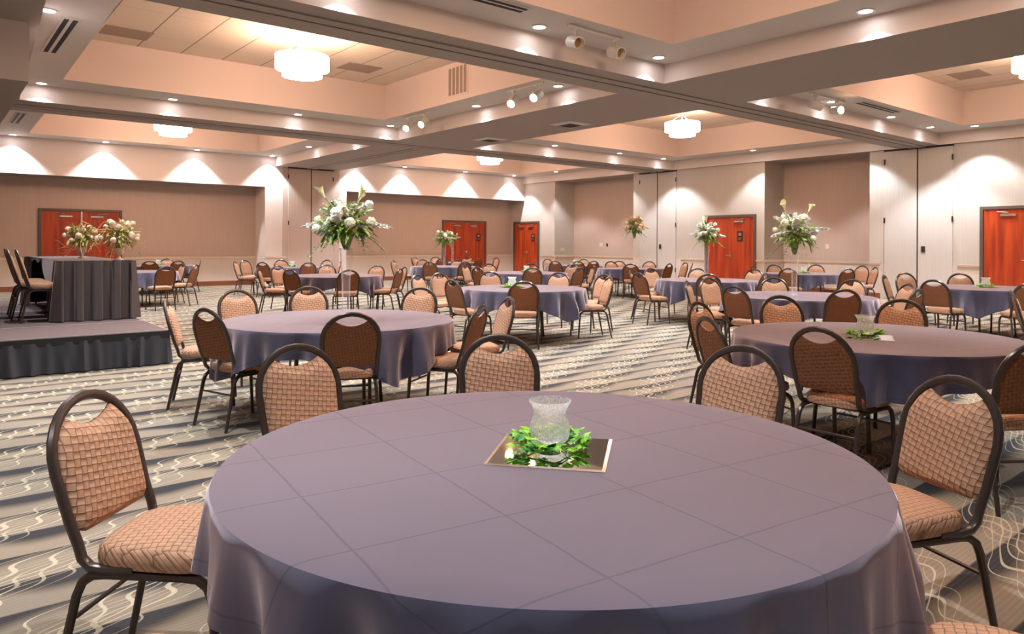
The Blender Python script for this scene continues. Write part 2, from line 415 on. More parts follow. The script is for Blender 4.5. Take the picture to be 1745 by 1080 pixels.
# folding wall pocket panels: local frame x along wall, -y into the room
def wall_frame(name, loc, rz): 
    o = empty(name, loc, rz); return o
def pocket(n, loc, rz, w, label, pm='panel'):
    o = wall_frame('door_%d' % n, loc, rz); struct(o, label)
    h = 3.895
    for sx in (-1, 1):
        s = MB(); x0, x1 = sorted((sx * .018, sx * w)); s.box((x0, -.03, .01), (x1, 0, h)); p = s.build('panel', M[pm], o)
        for z in (.55, 2.08, 3.62):
            q = MB(); q.box((sx * w - .018, -.045, z - .07), (sx * w + .018, -.03, z + .07)); q.build('hinge', M['bronze'], p)
    s = MB(); s.box((-.018, -.02, .01), (.018, 0, h)); s.build('centre_gap', M['dark_gap'], o)
    s = MB(); s.box((-w - .02, -.035, h), (w + .02, 0, ZB)); s.build('header', M['dark_gap'], o)
    return o
d = pocket(6, (XR, 7.67 * K, 0), -PI / 2, .82, 'tall grey folding-wall pocket doors right of the tan recess')
s = MB(); s.box((.10, -.045, 1.25), (.19, -.03, 1.40)); s.build('latch_plate', M['bronze'], d, label='brown latch plate')
d = pocket(7, (XR, 15.92 * K, 0), -PI / 2, .80, 'tall grey folding-wall pocket doors left of the right red doors')
s = MB(); s.box((.10, -.045, 1.27), (.18, -.03, 1.42)); s.build('latch_plate', M['bronze'], d)
d = pocket(8, (xc, YF - .02, 0), 0, .80, 'tall taupe folding-wall pocket doors behind the big bouquet', 'wall_warm_lit')
# double doors
def double_door(n, loc, rz, w, h, label, sign=None, closers=(-1, 1), lever=.06, strip=False):
    o = wall_frame('door_%d' % n, loc, rz); struct(o, label)
    s = MB(); t = .07
    s.box((-w / 2 - t, -.06, 0), (-w / 2, .0, h + t)); s.box((w / 2, -.06, 0), (w / 2 + t, .0, h + t)); s.box((-w / 2, -.06, h), (w / 2, .0, h + t))
    s.build('door_frame', M['frame'], o)
    for sx in (-1, 1):
        s = MB(); x0, x1 = sorted((sx * .004, sx * (w / 2 - .004))); s.box((x0, -.03, .012), (x1, -.0, h - .005)); lf = s.build('leaf', M['cherry'], o)
        if sx in closers:
            q = MB(); q.box((sx * w * .20 - .16, -.075, h - .17), (sx * w * .20 + .16, -.03, h - .125)); q.tube([(sx * w * .20, -.06, h - .12), (sx * w * .20, -.09, h - .09), (sx * w * .33, -.07, h - .06)], .012, 6); q.build('door_closer', M['chrome'], lf)
        if sx == 1:
            q = MB(); q.lathe([(.03, 0), (.03, .01), (.012, .012)], 12); 
            q = MB(); q.box((lever - .03, -.05, 1.03), (lever + .03, -.03, 1.12)); q.tube([(lever, -.05, 1.08), (lever, -.09, 1.08), (lever - .14, -.095, 1.08)], .013, 8); q.build('lever_handle', M['chrome'], lf)
            if sign:
                q = MB(); q.box((sign - .10, -.04, 1.52), (sign + .10, -.03, 1.84)); sg = q.build('sign_plate', M['bronze'], lf)
                q = MB(); q.box((sign - .05, -.044, 1.70), (sign + .05, -.04, 1.79)); q.box((sign - .06, -.044, 1.62), (sign + .06, -.04, 1.635)); q.box((sign - .06, -.044, 1.58), (sign + .04, -.04, 1.592)); q.build('sign_lettering', M['alu'], sg)
    if strip:
        s = MB(); s.box((-.022, -.045, 0), (.022, -.03, h)); s.build('astragal', M['chrome'], o, label='bright metal centre strip')
    return o
DH = 2.29
double_door(1, (3.65, YB, 0), 0, 1.98, DH, 'red cherry double doors behind the head table', strip=True)
double_door(2, (17.37, YB, 0), 0, 2.06, DH, 'red cherry double doors in the far wall recess', sign=.70, lever=.08)
double_door(3, (XR, 23.43, 0), -PI / 2, 1.50, DH, 'red cherry double doors in the far corner', sign=.45, lever=.08)
double_door(4, (XR, 13.47, 0), -PI / 2, 1.72, DH, 'red cherry double doors in the middle of the right wall', sign=.38, closers=(1,), lever=-.08 + .12)
double_door(5, (XR, 5.53, 0), -PI / 2, 1.74, DH, 'red cherry double doors at the right edge', closers=(-1,), lever=.08)
# wall plates
def plate(loc, rz, w=.08, h=.12, m='plate', label='', cat='light switch', name='light_switch'):
    o = empty(name, loc, rz); tag(o, label, cat)
    s = MB(); s.box((-w / 2, -.012, -h / 2), (w / 2, 0, h / 2)); s.build('cover_plate', M[m], o)
    s = MB(); s.box((-w * .18, -.02, -h * .18), (w * .18, -.012, h * .18)); s.build('toggle', M['white_metal'] if m == 'plate' else M['black'], o)
plate((19.87 + .45, rec[1][1], 1.20), 0, .16, .14, label='ivory switch plate on the recess side by the corner red doors')
plate((XRB, 20.12, 1.39), -PI / 2, .17, .15, label='wide ivory switch plate in the far tan recess')
plate((XRB, 19.8, 1.39), -PI / 2, .08, .12, 'bronze', 'small dark wall control beside the wide ivory plate', 'wall control', 'wall_control')
plate((XRB, 10.85, 1.38), -PI / 2, .10, .14, label='ivory switch plate in the near tan recess right of the bouquet')
# ------------------------------------------------------------------ ceiling fixtures
def vent_slot(p, d, length, label):
    o = empty('slot_diffuser', (p[0], p[1], ZL), d); tag(o, label, 'air vent')
    s = MB(); s.box((-length / 2, -.11, -.012), (length / 2, .11, 0)); s.build('diffuser_frame', M['ledge'], o)
    for yy in (-.05, .05):
        q = MB(); q.box((-length / 2 + .03, yy - .028, -.016), (length / 2 - .03, yy + .028, -.012)); q.build('slot', M['slot'], o)
vent_slot((1.48, 11.75), PI / 2, 2.1, 'double-slot vent on the left ledge above the stage, nearer one')
vent_slot((1.72, 20.1), PI / 2, 1.7, 'double-slot vent on the far left ledge, farther one')
vent_slot((4.95, 6.75), 0, 1.5, 'double-slot vent on the ledge at the top centre')
vent_slot((15.2, 6.8), 0, 1.7, 'double-slot vent on the right ledge beside the glowing spotlight')
for (x, y, lb) in ((10.44 * K, 13.67 * K, 'square white vent under the cross beam, farther of the two'), (10.36 * K, 10.84 * K, 'square white vent under the cross beam, nearer of the two')):
    o = empty('ceiling_vent', (x, y, ZB)); tag(o, lb, 'air vent')
    s = MB(); R0, R1 = .33, .20
    for k in range(4):
        c, sn = math.cos(k * PI / 2), math.sin(k * PI / 2)
        f = lambda a, b_, z: (a * c - b_ * sn, a * sn + b_ * c, z)
        s.quad(f(R0, -R0, -.005), f(R0, R0, -.005), f(R1, R1, -.03), f(R1, -R1, -.03))
    s.build('vent_frame', M['ledge'], o)
    s = MB(); s.box((-R1, -R1, -.02), (R1, R1, -.004)); s.build('vent_core', M['dark_gap'], o)
o = empty('wall_grille', (cx0[1] - G, 11.85, 4.64), -PI / 2); tag(o, 'slatted return grille on the upper coffer face', 'air vent')
s = MB(); s.box((-.35, -.012, -.3), (.35, 0, .3)); s.build('grille_frame', M['upper'], o)
for k in range(5):
    q = MB(); q.box((-.31 + k * .13, -.016, -.27), (-.22 + k * .13, -.012, .27)); q.build('louvre', M['vent'], o)
for (x, y, lb) in ((2.75, 13.95, 'tan return panel in the tiled ceiling at upper left'), (7.0, 13.6, 'tan return panel in the tiled ceiling behind the nearest pendant'), (17.1, 5.8, 'tan return panel in the tiled ceiling at upper right')):
    o = tag(MB().box((x - .37, y - .3, ZT - .012), (x + .37, y + .3, ZT)).build('ceiling_grille', M['vent']), lb, 'air vent')
# pendants
def pendant(x, y, z, lb):
    o = empty('drum_pendant', (x, y, z)); tag(o, lb, 'pendant light', 'tiered drum pendants')
    s = MB(); s.lathe([(.43, .17), (.45, .17), (.45, .40), (.43, .40)], 40, cap=False); s.lathe([(0.001, .385), (.44, .385)], 40, cap=False); s.lathe([(.33, .17), (.44, .17)], 40, cap=False); s.build('drum_shade', M['drum'], o, True)
    s = MB(); s.lathe([(.33, .17), (.335, .05), (.001, .045)], 40, cap=False); s.build('diffuser', M['drum_in'], o, True)
    s = MB(); s.tube([(0, 0, .38), (0, 0, ZT - z)], .012, 8); s.lathe([(.08, ZT - z - .04), (.08, ZT - z)], 16); s.build('stem', M['white_metal'], o)
    for k in range(3):
        a = k * 2 * PI / 3; q = MB(); q.tube([(0, 0, .62), (.38 * math.cos(a), .38 * math.sin(a), .40)], .005, 5); q.build('strut', M['white_metal'], o)
for (x, y, z, lb) in ((4.95, 11.67, 4.10, 'glowing tiered drum pendant at upper left, largest in view'), (4.95, 19.7, 4.02, 'glowing drum pendant farther back at the left'), (15.10, 11.67, 4.10, 'glowing drum pendant right of centre, before the right red doors'),
                      (15.05, 19.7, 4.05, 'small glowing drum pendant at the far centre'), (15.15, 4.0, 4.30, 'glowing drum pendant cut by the right frame edge')):
    pendant(x * K, y * K, z * K, lb)
pendant(4.95 * K, 3.1 * K, 4.15 * K, 'added drum pendant above the foreground table, overhead out of view')  # unseen pendant, added to help light the foreground tablecloth
# downlights
def spot(o, loc, rot, e, ang, blend, col, name='bulb_light', r=.04):
    l = bpy.data.lights.new(name, 'SPOT'); l.energy = e; l.spot_size = ang; l.spot_blend = blend; l.color = col; l.shadow_soft_size = r
    q = bpy.data.objects.new(name, l); COL.objects.link(q); q.location = loc; q.rotation_euler = rot; q.parent = o
    return q
dl_ring = MB().lathe([(.105, 0), (.105, -.012), (.08, -.014), (.078, -.002)], 24, cap=False).mesh('trim_ring', M['white_metal'], True)
dl_lens = MB().lathe([(.001, -.004), (.079, -.004)], 24, cap=False).mesh('lens', M['lamp'])
DLS = []
def downlight(x, y, lb, e=1.0, g='recessed downlights on the ledges', z=ZL):
    o = empty('recessed_downlight', (x, y, z)); tag(o, lb, 'downlight', g)
    for nm, me in (('trim_ring', dl_ring), ('lens', dl_lens)):
        q = bpy.data.objects.new(nm, me); COL.objects.link(q); q.parent = o
    spot(o, (0, 0, -.03), (0, 0, 0), SPOT_W * e, math.radians(98), .4, (.86, .93, 1.0))
D_ = .25
def edge_row(axis, c, vals, where, e=1.0):
    for k, v_ in enumerate(vals):
        lb = 'recessed downlight %s, %s along it' % (where, ['first', 'second', 'third', 'fourth', 'fifth'][k])
        downlight(*((v_ * K, c) if axis == 'y' else (c, v_ * K)), lb, e)
edge_row('y', rows[0][1] - D_, (1.5, 3.46, 6.07, 8.4), 'on the front-left divider ledge')
edge_row('x', cx0[1] - D_, (.4, 2.2, 4.0), 'on the top right ledge')
edge_row('x', 1.0 + D_ + .1, (1.5, 4.5), 'on the front left side ledge')
edge_row('y', rows[1][1] - D_, (1.62, 3.75, 6.25, 8.5), 'on the second left divider ledge')
edge_row('x', cx0[1] - D_, (9.3, 11.7), 'on the second coffer right ledge')
edge_row('y', rows[1][0] + D_, (3.4, 6.2), 'added out of view on the near ledge of the second left coffer')  # hidden lamps, added for pools of light below
edge_row('x', 1.20, (10.2,), 'on the second left side ledge')
edge_row('y', YF - D_ - .04, (1.83, 3.95, 6.35, 8.62), 'above the left far wall')
edge_row('x', cx0[1] - D_, (17.3, 19.75), 'on the far left coffer right ledge')
edge_row('y', rows[2][0] + D_, (3.4, 6.2), 'on the near ledge of the far left coffer')
edge_row('y', YF - D_ - .04, (11.62, 13.45, 16.1, 18.5), 'above the right far wall')
edge_row('x', cx1[1] - .58, (17.6, 20.3), 'on the far right coffer wall ledge', .7)
edge_row('x', cx1[0] + D_, (17.6, 20.3), 'on the far right coffer inner ledge')
edge_row('y', rows[1][1] - D_, (11.5, 13.7, 16.35, 18.4), 'on the second right divider ledge')
edge_row('x', cx1[1] - .58, (8.9, 11.9), 'on the second right coffer wall ledge', .7)
edge_row('x', cx1[0] + D_, (8.9, 11.9), 'on the second right coffer inner ledge')
edge_row('y', rows[0][1] - D_, (11.5, 13.5, 16.05, 18.1), 'on the front-right divider ledge')
edge_row('x', cx1[1] - .58, (1.2, 3.7, 6.2), 'on the front-right coffer wall ledge', .7)
edge_row('x', cx1[0] + D_, (.5, 3.6), 'on the front-right coffer inner ledge')
for x, y, lb in ((-1.5, 1.2, 'added unseen downlight in the flat ceiling at the left of the camera'), (1.2, -2.2, 'added unseen downlight in the flat ceiling behind the camera'), (4.6, -2.2, 'added unseen downlight in the flat ceiling behind and right of the camera'), (-1.8, 6.0, 'added unseen downlight in the flat ceiling before the stage')):  # unseen lamps added to brighten the front of the foreground cloth
    downlight(x, y, lb, .65, 'added unseen downlights in the flat ceiling', ZB)
# track lights
def track(x, y, rz, length, heads, lb, lit=True):
    o = empty('track_rail', (x, y, ZL), rz); tag(o, 'white track rail ' + lb, 'track light')
    MB().box((-length / 2, -.018, -.03), (length / 2, .018, 0)).build('rail_body', M['white_metal'], o)
    for i, (hx, yaw, pitch, mode, nth) in enumerate(heads):
        wx = x + hx * math.cos(rz); wy = y + hx * math.sin(rz)
        h = empty('track_spotlight', (wx, wy, ZL - .03), yaw); tag(h, 'white cylindrical spotlight, %s, %s' % (nth, lb), 'spotlight', 'track spotlights')
        MB().box((-.035, -.02, -.035), (.035, .02, 0)).build('adapter', M['white_metal'], h)
        MB().tube([(0, 0, -.03), (0, 0, -.13)], .009, 8).build('stem', M['white_metal'], h)
        # can: axis along local +x tilted down
        R = Matrix.Translation((0, 0, -.19)) @ Matrix.Rotation(pitch, 4, 'Y')
        s = MB(); n = 24
        prof = [(-.13, .001), (-.13, .06), (-.11, .078), (.12, .08), (.12, .072), (.03, .068)]
        s.grid(lambda i2, j2: R @ Vector((prof[j2][0], prof[j2][1] * math.cos(2 * PI * i2 / n), prof[j2][1] * math.sin(2 * PI * i2 / n))), n, len(prof), True)
        can = s.build('can', M['white_metal'], h, True)
        s = MB(); s.grid(lambda i2, j2: R @ Vector((.03, (.001, .068)[j2] * math.cos(2 * PI * i2 / n), (.001, .068)[j2] * math.sin(2 * PI * i2 / n))), n, 2, True)
        s.build('lens', M['lamp_warm'] if mode == 'on' else M['lamp_off'], h)
        if mode == 'on':
            dirv = (R.to_3x3() @ Vector((1, 0, 0))).normalized()
            q = spot(h, R @ Vector((.125, 0, 0)), dirv.to_track_quat('-Z', 'Y').to_euler(), 120, math.radians(40), .5, (1, .8, .62), r=.05)
track(6.95, 6.80, 0, 1.0, [(-.38, -PI * .56, .32, 'off', 'left one'), (.40, -PI * .53, .30, 'off', 'right one')], 'on the top centre ledge')
track(8.42, 10.0, PI / 2, 1.0, [(-.33, PI * 1.08, .5, 'on', 'right one'), (.33, PI * 1.14, .6, 'on', 'left one')], 'nearer on the second coffer right ledge')
track(8.45, 13.75, PI / 2, 1.0, [(-.33, PI * 1.10, .5, 'on', 'right one'), (.33, PI * 1.16, .55, 'on', 'left one')], 'farther on the second coffer right ledge')
track(13.4, 6.95, 0, 1.3, [(-.45, -PI * .15, .2, 'off', 'left one'), (.35, -PI * .62, .12, 'on', 'glowing right one')], 'on the front-right coffer ledge')
# ------------------------------------------------------------------ banquet chair
def hoop_y(z): return -.205 - max(0, z - .46) * .28
def hoop(width=.2):
    pts = []
    side = [(-.03, .425), (-.12, .418), (-.17, .425), (-.197, .45), (-.207, .49)]
    for z in (.56, .64, .70): side.append((hoop_y(z), z))
    wz = lambda z: .188 + .014 * min(1, max(0, (z - .45) / .25))
    L = [(wz(z), y, z) for (y, z) in side]
    arc = []
    for k in range(1, 14):
        a = PI * k / 14; cx_ = .202 * math.cos(a); zz = .70 + .20 * math.sin(a) ** .92
        arc.append((cx_, hoop_y(zz), zz))
    return [(p[0], p[1], p[2]) for p in L] + arc + [(-p[0], p[1], p[2]) for p in reversed(L)]
def back_pad(front):
    nu, nv = 17, 13; w = .186
    def top(u):
        ax = abs(u) * w
        arc = .70 + .182 * math.sqrt(max(0, 1 - (ax / (w + .001)) ** 2)) ** .9
        notch = .812 + ax * ax / .118 ** 2 * .042
        return min(arc, notch) if ax < .128 else arc
    def bot(u): return .515 + .022 * max(0, (abs(u) - .8) / .2) ** 2
    us = [math.sin((i / (nu - 1) - .5) * PI) for i in range(nu)]
    us = [.45 * u + .55 * (i / (nu - 1) * 2 - 1) for i, u in enumerate(us)]
    def fn(i, j):
        u = us[i]; t = j / (nv - 1); z = bot(u) + (top(u) - bot(u)) * t
        wx = w - .012 * (1 - min(1, (z - .45) / .25))
        b_ = (1 - u ** 4) * (1 - (2 * t - 1) ** 6)
        y = hoop_y(z) + (.006 + .030 * b_ ** .5 if front else -(.004 + .009 * b_ ** .5))
        return (u * wx, y, z)
    s = MB(); s.grid(fn, nu, nv, uvf=lambda i, j: (fn(i, j)[0], fn(i, j)[2]))
    s.grid(lambda i, j: (fn(i, 0)[0], fn(i, 0)[1] if j == 0 else hoop_y(fn(i, 0)[2]), fn(i, 0)[2]), nu, 2, uvf=lambda i, j: (fn(i, 0)[0], .5))
    s.grid(lambda i, j: (fn(i, nv - 1)[0], fn(i, nv - 1)[1] if j == 0 else hoop_y(fn(i, nv - 1)[2]), fn(i, nv - 1)[2]), nu, 2, uvf=lambda i, j: (fn(i, nv - 1)[0], .8))
    return s
def seat_pad():
    n = 40; rings = [(.90, .418), (.985, .424), (1.0, .445), (.985, .468), (.93, .483), (.80, .491), (.5, .497), (.01, .499)]
    def fn(i, j):
        a = 2 * PI * i / n; c, sn = math.cos(a), math.sin(a)
        k = 1 / (abs(c) ** 4.2 + abs(sn) ** 4.2) ** (1 / 4.2)
        x, y = .205 * k * c, .21 * k * sn + .015
        x *= 1 + .06 * (y / .21)
        r, z = rings[j]; z -= .012 * max(0, (y - .1) / .1) * (j > 3) * r
        return (x * r, (y - .015) * r + .015, z)
    s = MB(); s.grid(fn, n, len(rings), True, uvf=lambda i, j: (fn(i, j)[0], fn(i, j)[1] + (rings[j][1] - .49) * (1 if j < 4 else 0)))
    s.f.append(tuple(range(n - 1, -1, -1))); s.m.append(0)
    return s
def make_chair(detail):
    t = empty('banquet_chair'); n = 8 if detail else 5
    seat_pad().build('seat', M['weave'], t, True)
    back_pad(True).build('backrest', M['weave'], t, True)
    bp = back_pad(False).build('back_panel', M['weave_shaded'], t, True, label='brown rear of the backrest, with shade in its colour')
    if detail:
        for (x, z) in ((0, .745), (-.11, .77), (.11, .77), (-.12, .56), (.12, .56)):
            q = MB(); q.lathe([(.001, 0), (.007, .002), (.008, .006)], 8, cap=False)
            o = q.build('button', M['button'], bp, True); o.location = (x, hoop_y(z) - .016, z); o.rotation_euler = (-PI / 2, 0, 0)
    MB().tube(hoop(), .0140 if detail else .0150, n, flat=1.25).build('back_frame', M['chair_metal'], t, True)
    s = MB()
    for sx in (-.186, .186): s.tube([(sx, -.13, .404), (sx, .13, .404)], .0145, n)
    for yy in (-.10, .12): s.box((-.186, yy - .012, .398), (.186, yy + .012, .412))
    s.build('seat_frame', M['chair_metal'], t, True)
    for sx in (-1, 1):
        x = sx * .186
        MB().tube([(x, .12, .404), (x, .165, .400), (x * 1.01, .195, .38), (x * 1.02, .212, .34), (x * 1.06, .235, .0)], [.0145, .0148, .0150, .0145, .0120], n).build('leg', M['chair_metal'], t, True)
        MB().tube([(x, -.12, .404), (x, -.165, .400), (x * 1.01, -.195, .38), (x * 1.02, -.212, .34), (x * 1.08, -.285, .0)], [.0145, .0148, .0150, .0145, .0120], n).build('leg', M['chair_metal'], t, True)
    MB().tube([(-.193, -.228, .265), (.193, -.228, .265)], .008, 6).build('stretcher', M['chair_metal'], t, True)
    MB().tube([(-.191, .216, .29), (.191, .216, .29)], .008, 6).build('stretcher', M['chair_metal'], t, True)
    return t
protos = {True: make_chair(True), False: make_chair(False)}; used = {True: False, False: False}
def chair(top, face, detail, label, z=0, group='brown woven banquet chairs'):
    """top: plan position of the top of the backrest; face: unit vector the chair faces"""
    if used[detail]: o = copy_tree(protos[detail])
    else: o = protos[detail]; used[detail] = True
    org = top + face * .32
    o.location = (org.x, org.y, z); o.rotation_euler = (0, 0, math.atan2(face.y, face.x) - PI / 2)
    tag(o, label, 'chair', group); return o
# ------------------------------------------------------------------ round tables and cloths
TT = .748
def table_obj(R, c, rz, lb):
    o = empty('round_table', (c.x, c.y, 0), rz); tag(o, lb, 'table', 'round banquet tables')
    MB().lathe([(.001, TT - .022), (R - .01, TT - .022), (R, TT - .016), (R, TT - .006), (R - .01, TT), (.001, TT)], 48, cap=False).build('tabletop', M['frame'], o)
    for sx in (-1, 1):
        for sy in (-1, 1):
            MB().tube([(sx * .27, sy * .20, TT - .03), (sx * .30, sy * .26, 0)], .015, 8).build('leg', M['chair_metal'], o)
def cloth(R, S, seed, n=180, dmax=.46):
    rnd = random.Random(seed); ph = [rnd.uniform(0, 6.28) for _ in range(8)]
    zt = TT + .004; rings = [0, .25, .5, .75, .9, .965]; nh = 15
    def half(a):
        c, sn = abs(math.cos(a)), abs(math.sin(a)); return S / max(c, sn)
    def fn(i, j):
        a = 2 * PI * i / n
        if j < len(rings):
            r = R * rings[j]; return (r * math.cos(a), r * math.sin(a), zt)
        t = (j - len(rings)) / (nh - 1); drop = half(a) - R; drop = dmax * math.tanh(drop / dmax) if drop > .3 * dmax else drop * math.tanh(.3) / .3
        s_ = drop * t
        cn = (drop / .6) ** 1.5
        rr = R + .008 + .05 * s_ * (1 - .3 * t)
        w = math.sin(a * 17 + ph[1] + 1.2 * math.sin(a * 3 + ph[2])) * .55 + math.sin(a * 23 + ph[3]) * .3 + .25 * math.sin(a * 37 + ph[4])
        amp = (.14 + .30 * cn) * min(s_ * 1.1, .30)
        rr += amp * w + .08 * cn * s_
        sag = .012 * (1 - math.exp(-s_ * 40))
        z = zt - s_ * (.985 - .06 * cn) + sag * .0
        da = .045 * cn * min(1, s_ * 3) * math.sin(a * 8 + ph[5])
        if j == len(rings): rr = R + .002; z = zt - .003
        elif s_ < .04: z = zt - s_ * .9
        return (rr * math.cos(a + da), rr * math.sin(a + da), max(z, .02))
    def uv(i, j):
        a = 2 * PI * i / n
        if j < len(rings): r = R * rings[j]
        else: r = R + (half(a) - R) * (j - len(rings)) / (nh - 1)
        return (r * math.cos(a), r * math.sin(a))
    s = MB()
    s.grid(fn, n, len(rings) + nh, True, uvf=uv)
    return s.mesh('tablecloth', M['linen'], True)
TB = {  # px, z, R, half side of the square cloth, crease angle (camera frame, deg), phrase, centrepiece
 1: (932, 2.26, .965, 1.18, 32, 'foreground table', 'votive'),
 2: (578.6, 6.22, .965, 1.18, -5, 'big-bouquet table left of centre', 'vase'),
 3: (1488, 5.25, .965, 1.18, 20, 'large table at right edge', 'votive'),
 4: (891, 10.80, .93, 1.15, -5, 'mid-room centre votive table', 'votive'),
 5: (1360, 9.45, .93, 1.15, -5, 'tall-bouquet table right of centre', 'vase'),
 6: (1205, 13.6, .93, 1.15, -10, 'vase table before right red doors', 'vase'),
 7: (1680, 11.5, .93, 1.15, 5, 'table beside rightmost red doors', 'votive'),
 8: (571, 14.7, .93, 1.15, 20, 'table directly behind big bouquet', 'glass'),
 9: (756, 21, .93, 1.15, 0, 'bouquet table before middle red doors', 'vase'),
 10: (897, 16.6, .93, 1.15, 10, 'table just behind centre votive table', 'votive'),
 11: (980, 22.8, .93, 1.15, 30, 'far table before corner red doors', 'votive'),
 12: (1077, 20, .93, 1.15, 40, 'far table under small cream bouquet', 'vase'),
 14: (1370, 17, .93, 1.15, 15, 'table by right tan recess', 'votive'),
 15: (225, 16.2, .93, 1.15, 10, 'table half-hidden behind head table', None),
 16: (498, 19.8, .93, 1.15, 25, 'far table by left folding panels', 'votive'),
 17: (270, 20.5, .93, 1.15, 0, 'farthest left table', 'votive'),
 18: (771, 25.5, .93, 1.15, 0, 'farthest table by middle red doors', 'vase'),
}
RZ0 = math.atan2(RT.y, RT.x)
cl_cache = {}
TC = {}
for k, (px, z, R, S, ca, ph, cp) in TB.items():
    c = P(px, z); TC[k] = c; rz = RZ0 + math.radians(ca)
    table_obj(R - .012, c, rz, 'round folding table under the cloth of the ' + ph)
    key = (R, k if k < 8 else k % 3)
    if key not in cl_cache: cl_cache[key] = cloth(R, S, k * 7 + 3, 220 if k < 8 else 120, {1: .46, 3: .33}.get(k, .52))
    o = bpy.data.objects.new('tablecloth', cl_cache[key]); COL.objects.link(o); o.location = (c.x, c.y, 0); o.rotation_euler = (0, 0, rz)
    tag(o, 'plum-navy square cloth draped over the ' + ph, 'tablecloth', 'plum-navy tablecloths')
CH = {
 1: [(147, 2.38), (505, 3.49), (851, 3.92), (1268, 3.53), (1633, 2.72), ('A', -35, 1.56), ('A', 219, 1.57)],
 2: [(284, 6.25, 20), (358, 5.44, 11), (600, 5.13), (820, 5.84), (868, 6.75), (403, 7.6), (526, 8.2), (717, 8.15)],
 3: [(1395, 4.36, -12), (1205, 4.98), (1190, 6.26), (1330, 7.08), (1537, 6.7), (1775, 3.75)],
 4: [(893, 9.6), (770, 10.0), (748, 12.2), (711, 11.6), (1039, 11.1), (1031, 12.0), (953, 12.75), (835, 13.0)],
 5: [(1251, 8.75), (1440, 8.2), (1208, 10.9), (1171, 10.0), (1319, 11.2), (1454, 10.6), (1548, 9.5), (1565, 8.3)],
 6: [(1304, 12.9), (1286, 15.0), (1109, 15.2), (1088, 12.8), (1074, 13.9), (1189, 15.3), (1208, 12.3)],
 7: [(1507, 12.4), (1591, 10.6), (1636, 13.2), (1542, 13.4), (1757, 9.9)],
 8: [(595, 13.4), (682, 14.4), (690, 15.4), (643, 16.4), (557, 16.7), (494, 13.6), (473, 15.6), (440, 14.4)],
 9: [(793, 20.0), (732, 19.7), (670, 21.4), (720, 22.6), (779, 22.6)],
 10: [(908, 15.2), (988, 15.6), (1012, 16.8), (814, 15.5), (792, 17.2), (833, 18.2), (975, 18.2), (905, 18.6)],
 11: [(1012, 21.8), (995, 24.5), (946, 21.5), (933, 24.2), (911, 22.8), (985, 21.3)],
 12: [(1075, 18.6), (1141, 19.2), (1107, 21.6), (1041, 21.4), (1168, 20.4), (1180, 19.6), (1055, 21.9)],
 14: [(1492, 16.9), (1470, 18.0), (1446, 15.7), (1391, 18.8), (1319, 18.6), (1343, 15.6), (1283, 17.6)],
 15: [(284, 14.9), (307, 16.9), (334, 16.2)],
 16: [(581, 20.2), (558, 21.4), (447, 18.6), (417, 20.6), (400, 19.6), (479, 21.4), (526, 18.4)],
 17: [(285, 22.1), (255, 19.1), (319, 20.8), (304, 19.6)],
 18: [(707, 26.2), (701, 25.2), (742, 27.2), (753, 24.2), (796, 27.2), (816, 24.8), (842, 25.6), (847, 26.5)],
}
ORD = ['first', 'second', 'third', 'fourth', 'fifth', 'sixth', 'seventh', 'eighth']
def fpos(v): return v.dot(RT), v.dot(FW)
for k, L in CH.items():
    c = TC[k]; ph = TB[k][5]; items = []
    for it in L:
        if it[0] == 'A':
            a = math.radians(it[1]); p = c + (RT * math.cos(a) + FW * math.sin(a)) * it[2]
        else: p = P(it[0], it[1])
        d = c - p; dist = d.length
        mn = TB[k][2] + .17
        if dist < mn: p = c - d.normalized() * mn
        d = d.normalized()
        if it[0] != 'A' and len(it) > 2: d = Matrix.Rotation(math.radians(it[2]), 2) @ d
        items.append((p, d))
    for side in (0, 1):
        grp = [q for q in items if (fpos(q[0])[1] > fpos(c)[1]) == bool(side)]
        grp.sort(key=lambda q: fpos(q[0])[0] / fpos(q[0])[1])
        for i, (p, d) in enumerate(grp):
            view = p.normalized(); dt = d.dot(view)
            look = 'back turned' if dt > .35 else ('front showing' if dt < -.35 else 'side on')
            nm = 'only one' if len(grp) == 1 else ORD[i] + ' from left'
            chair(p, d, fpos(p)[1] < 9, 'brown chair, %s, %s, %s side of %s' % (look, nm, 'far' if side else 'near', ph))
# lone chairs: one of a table outside the frame, two behind the stage
d = (P(2010, 7.4) - P(1725, 8.1)).normalized()
chair(P(1725, 8.1), d, False, 'brown chair, side on at right frame edge, beyond the large right table')
chair(P(42, 15.9), (P(225, 16.2) - P(42, 15.9)).normalized(), False, 'brown chair on the carpet left behind the head table, left of two')
chair(P(54, 16.4), (P(225, 16.2) - P(54, 16.4)).normalized(), False, 'brown chair on the carpet left behind the head table, right of two')
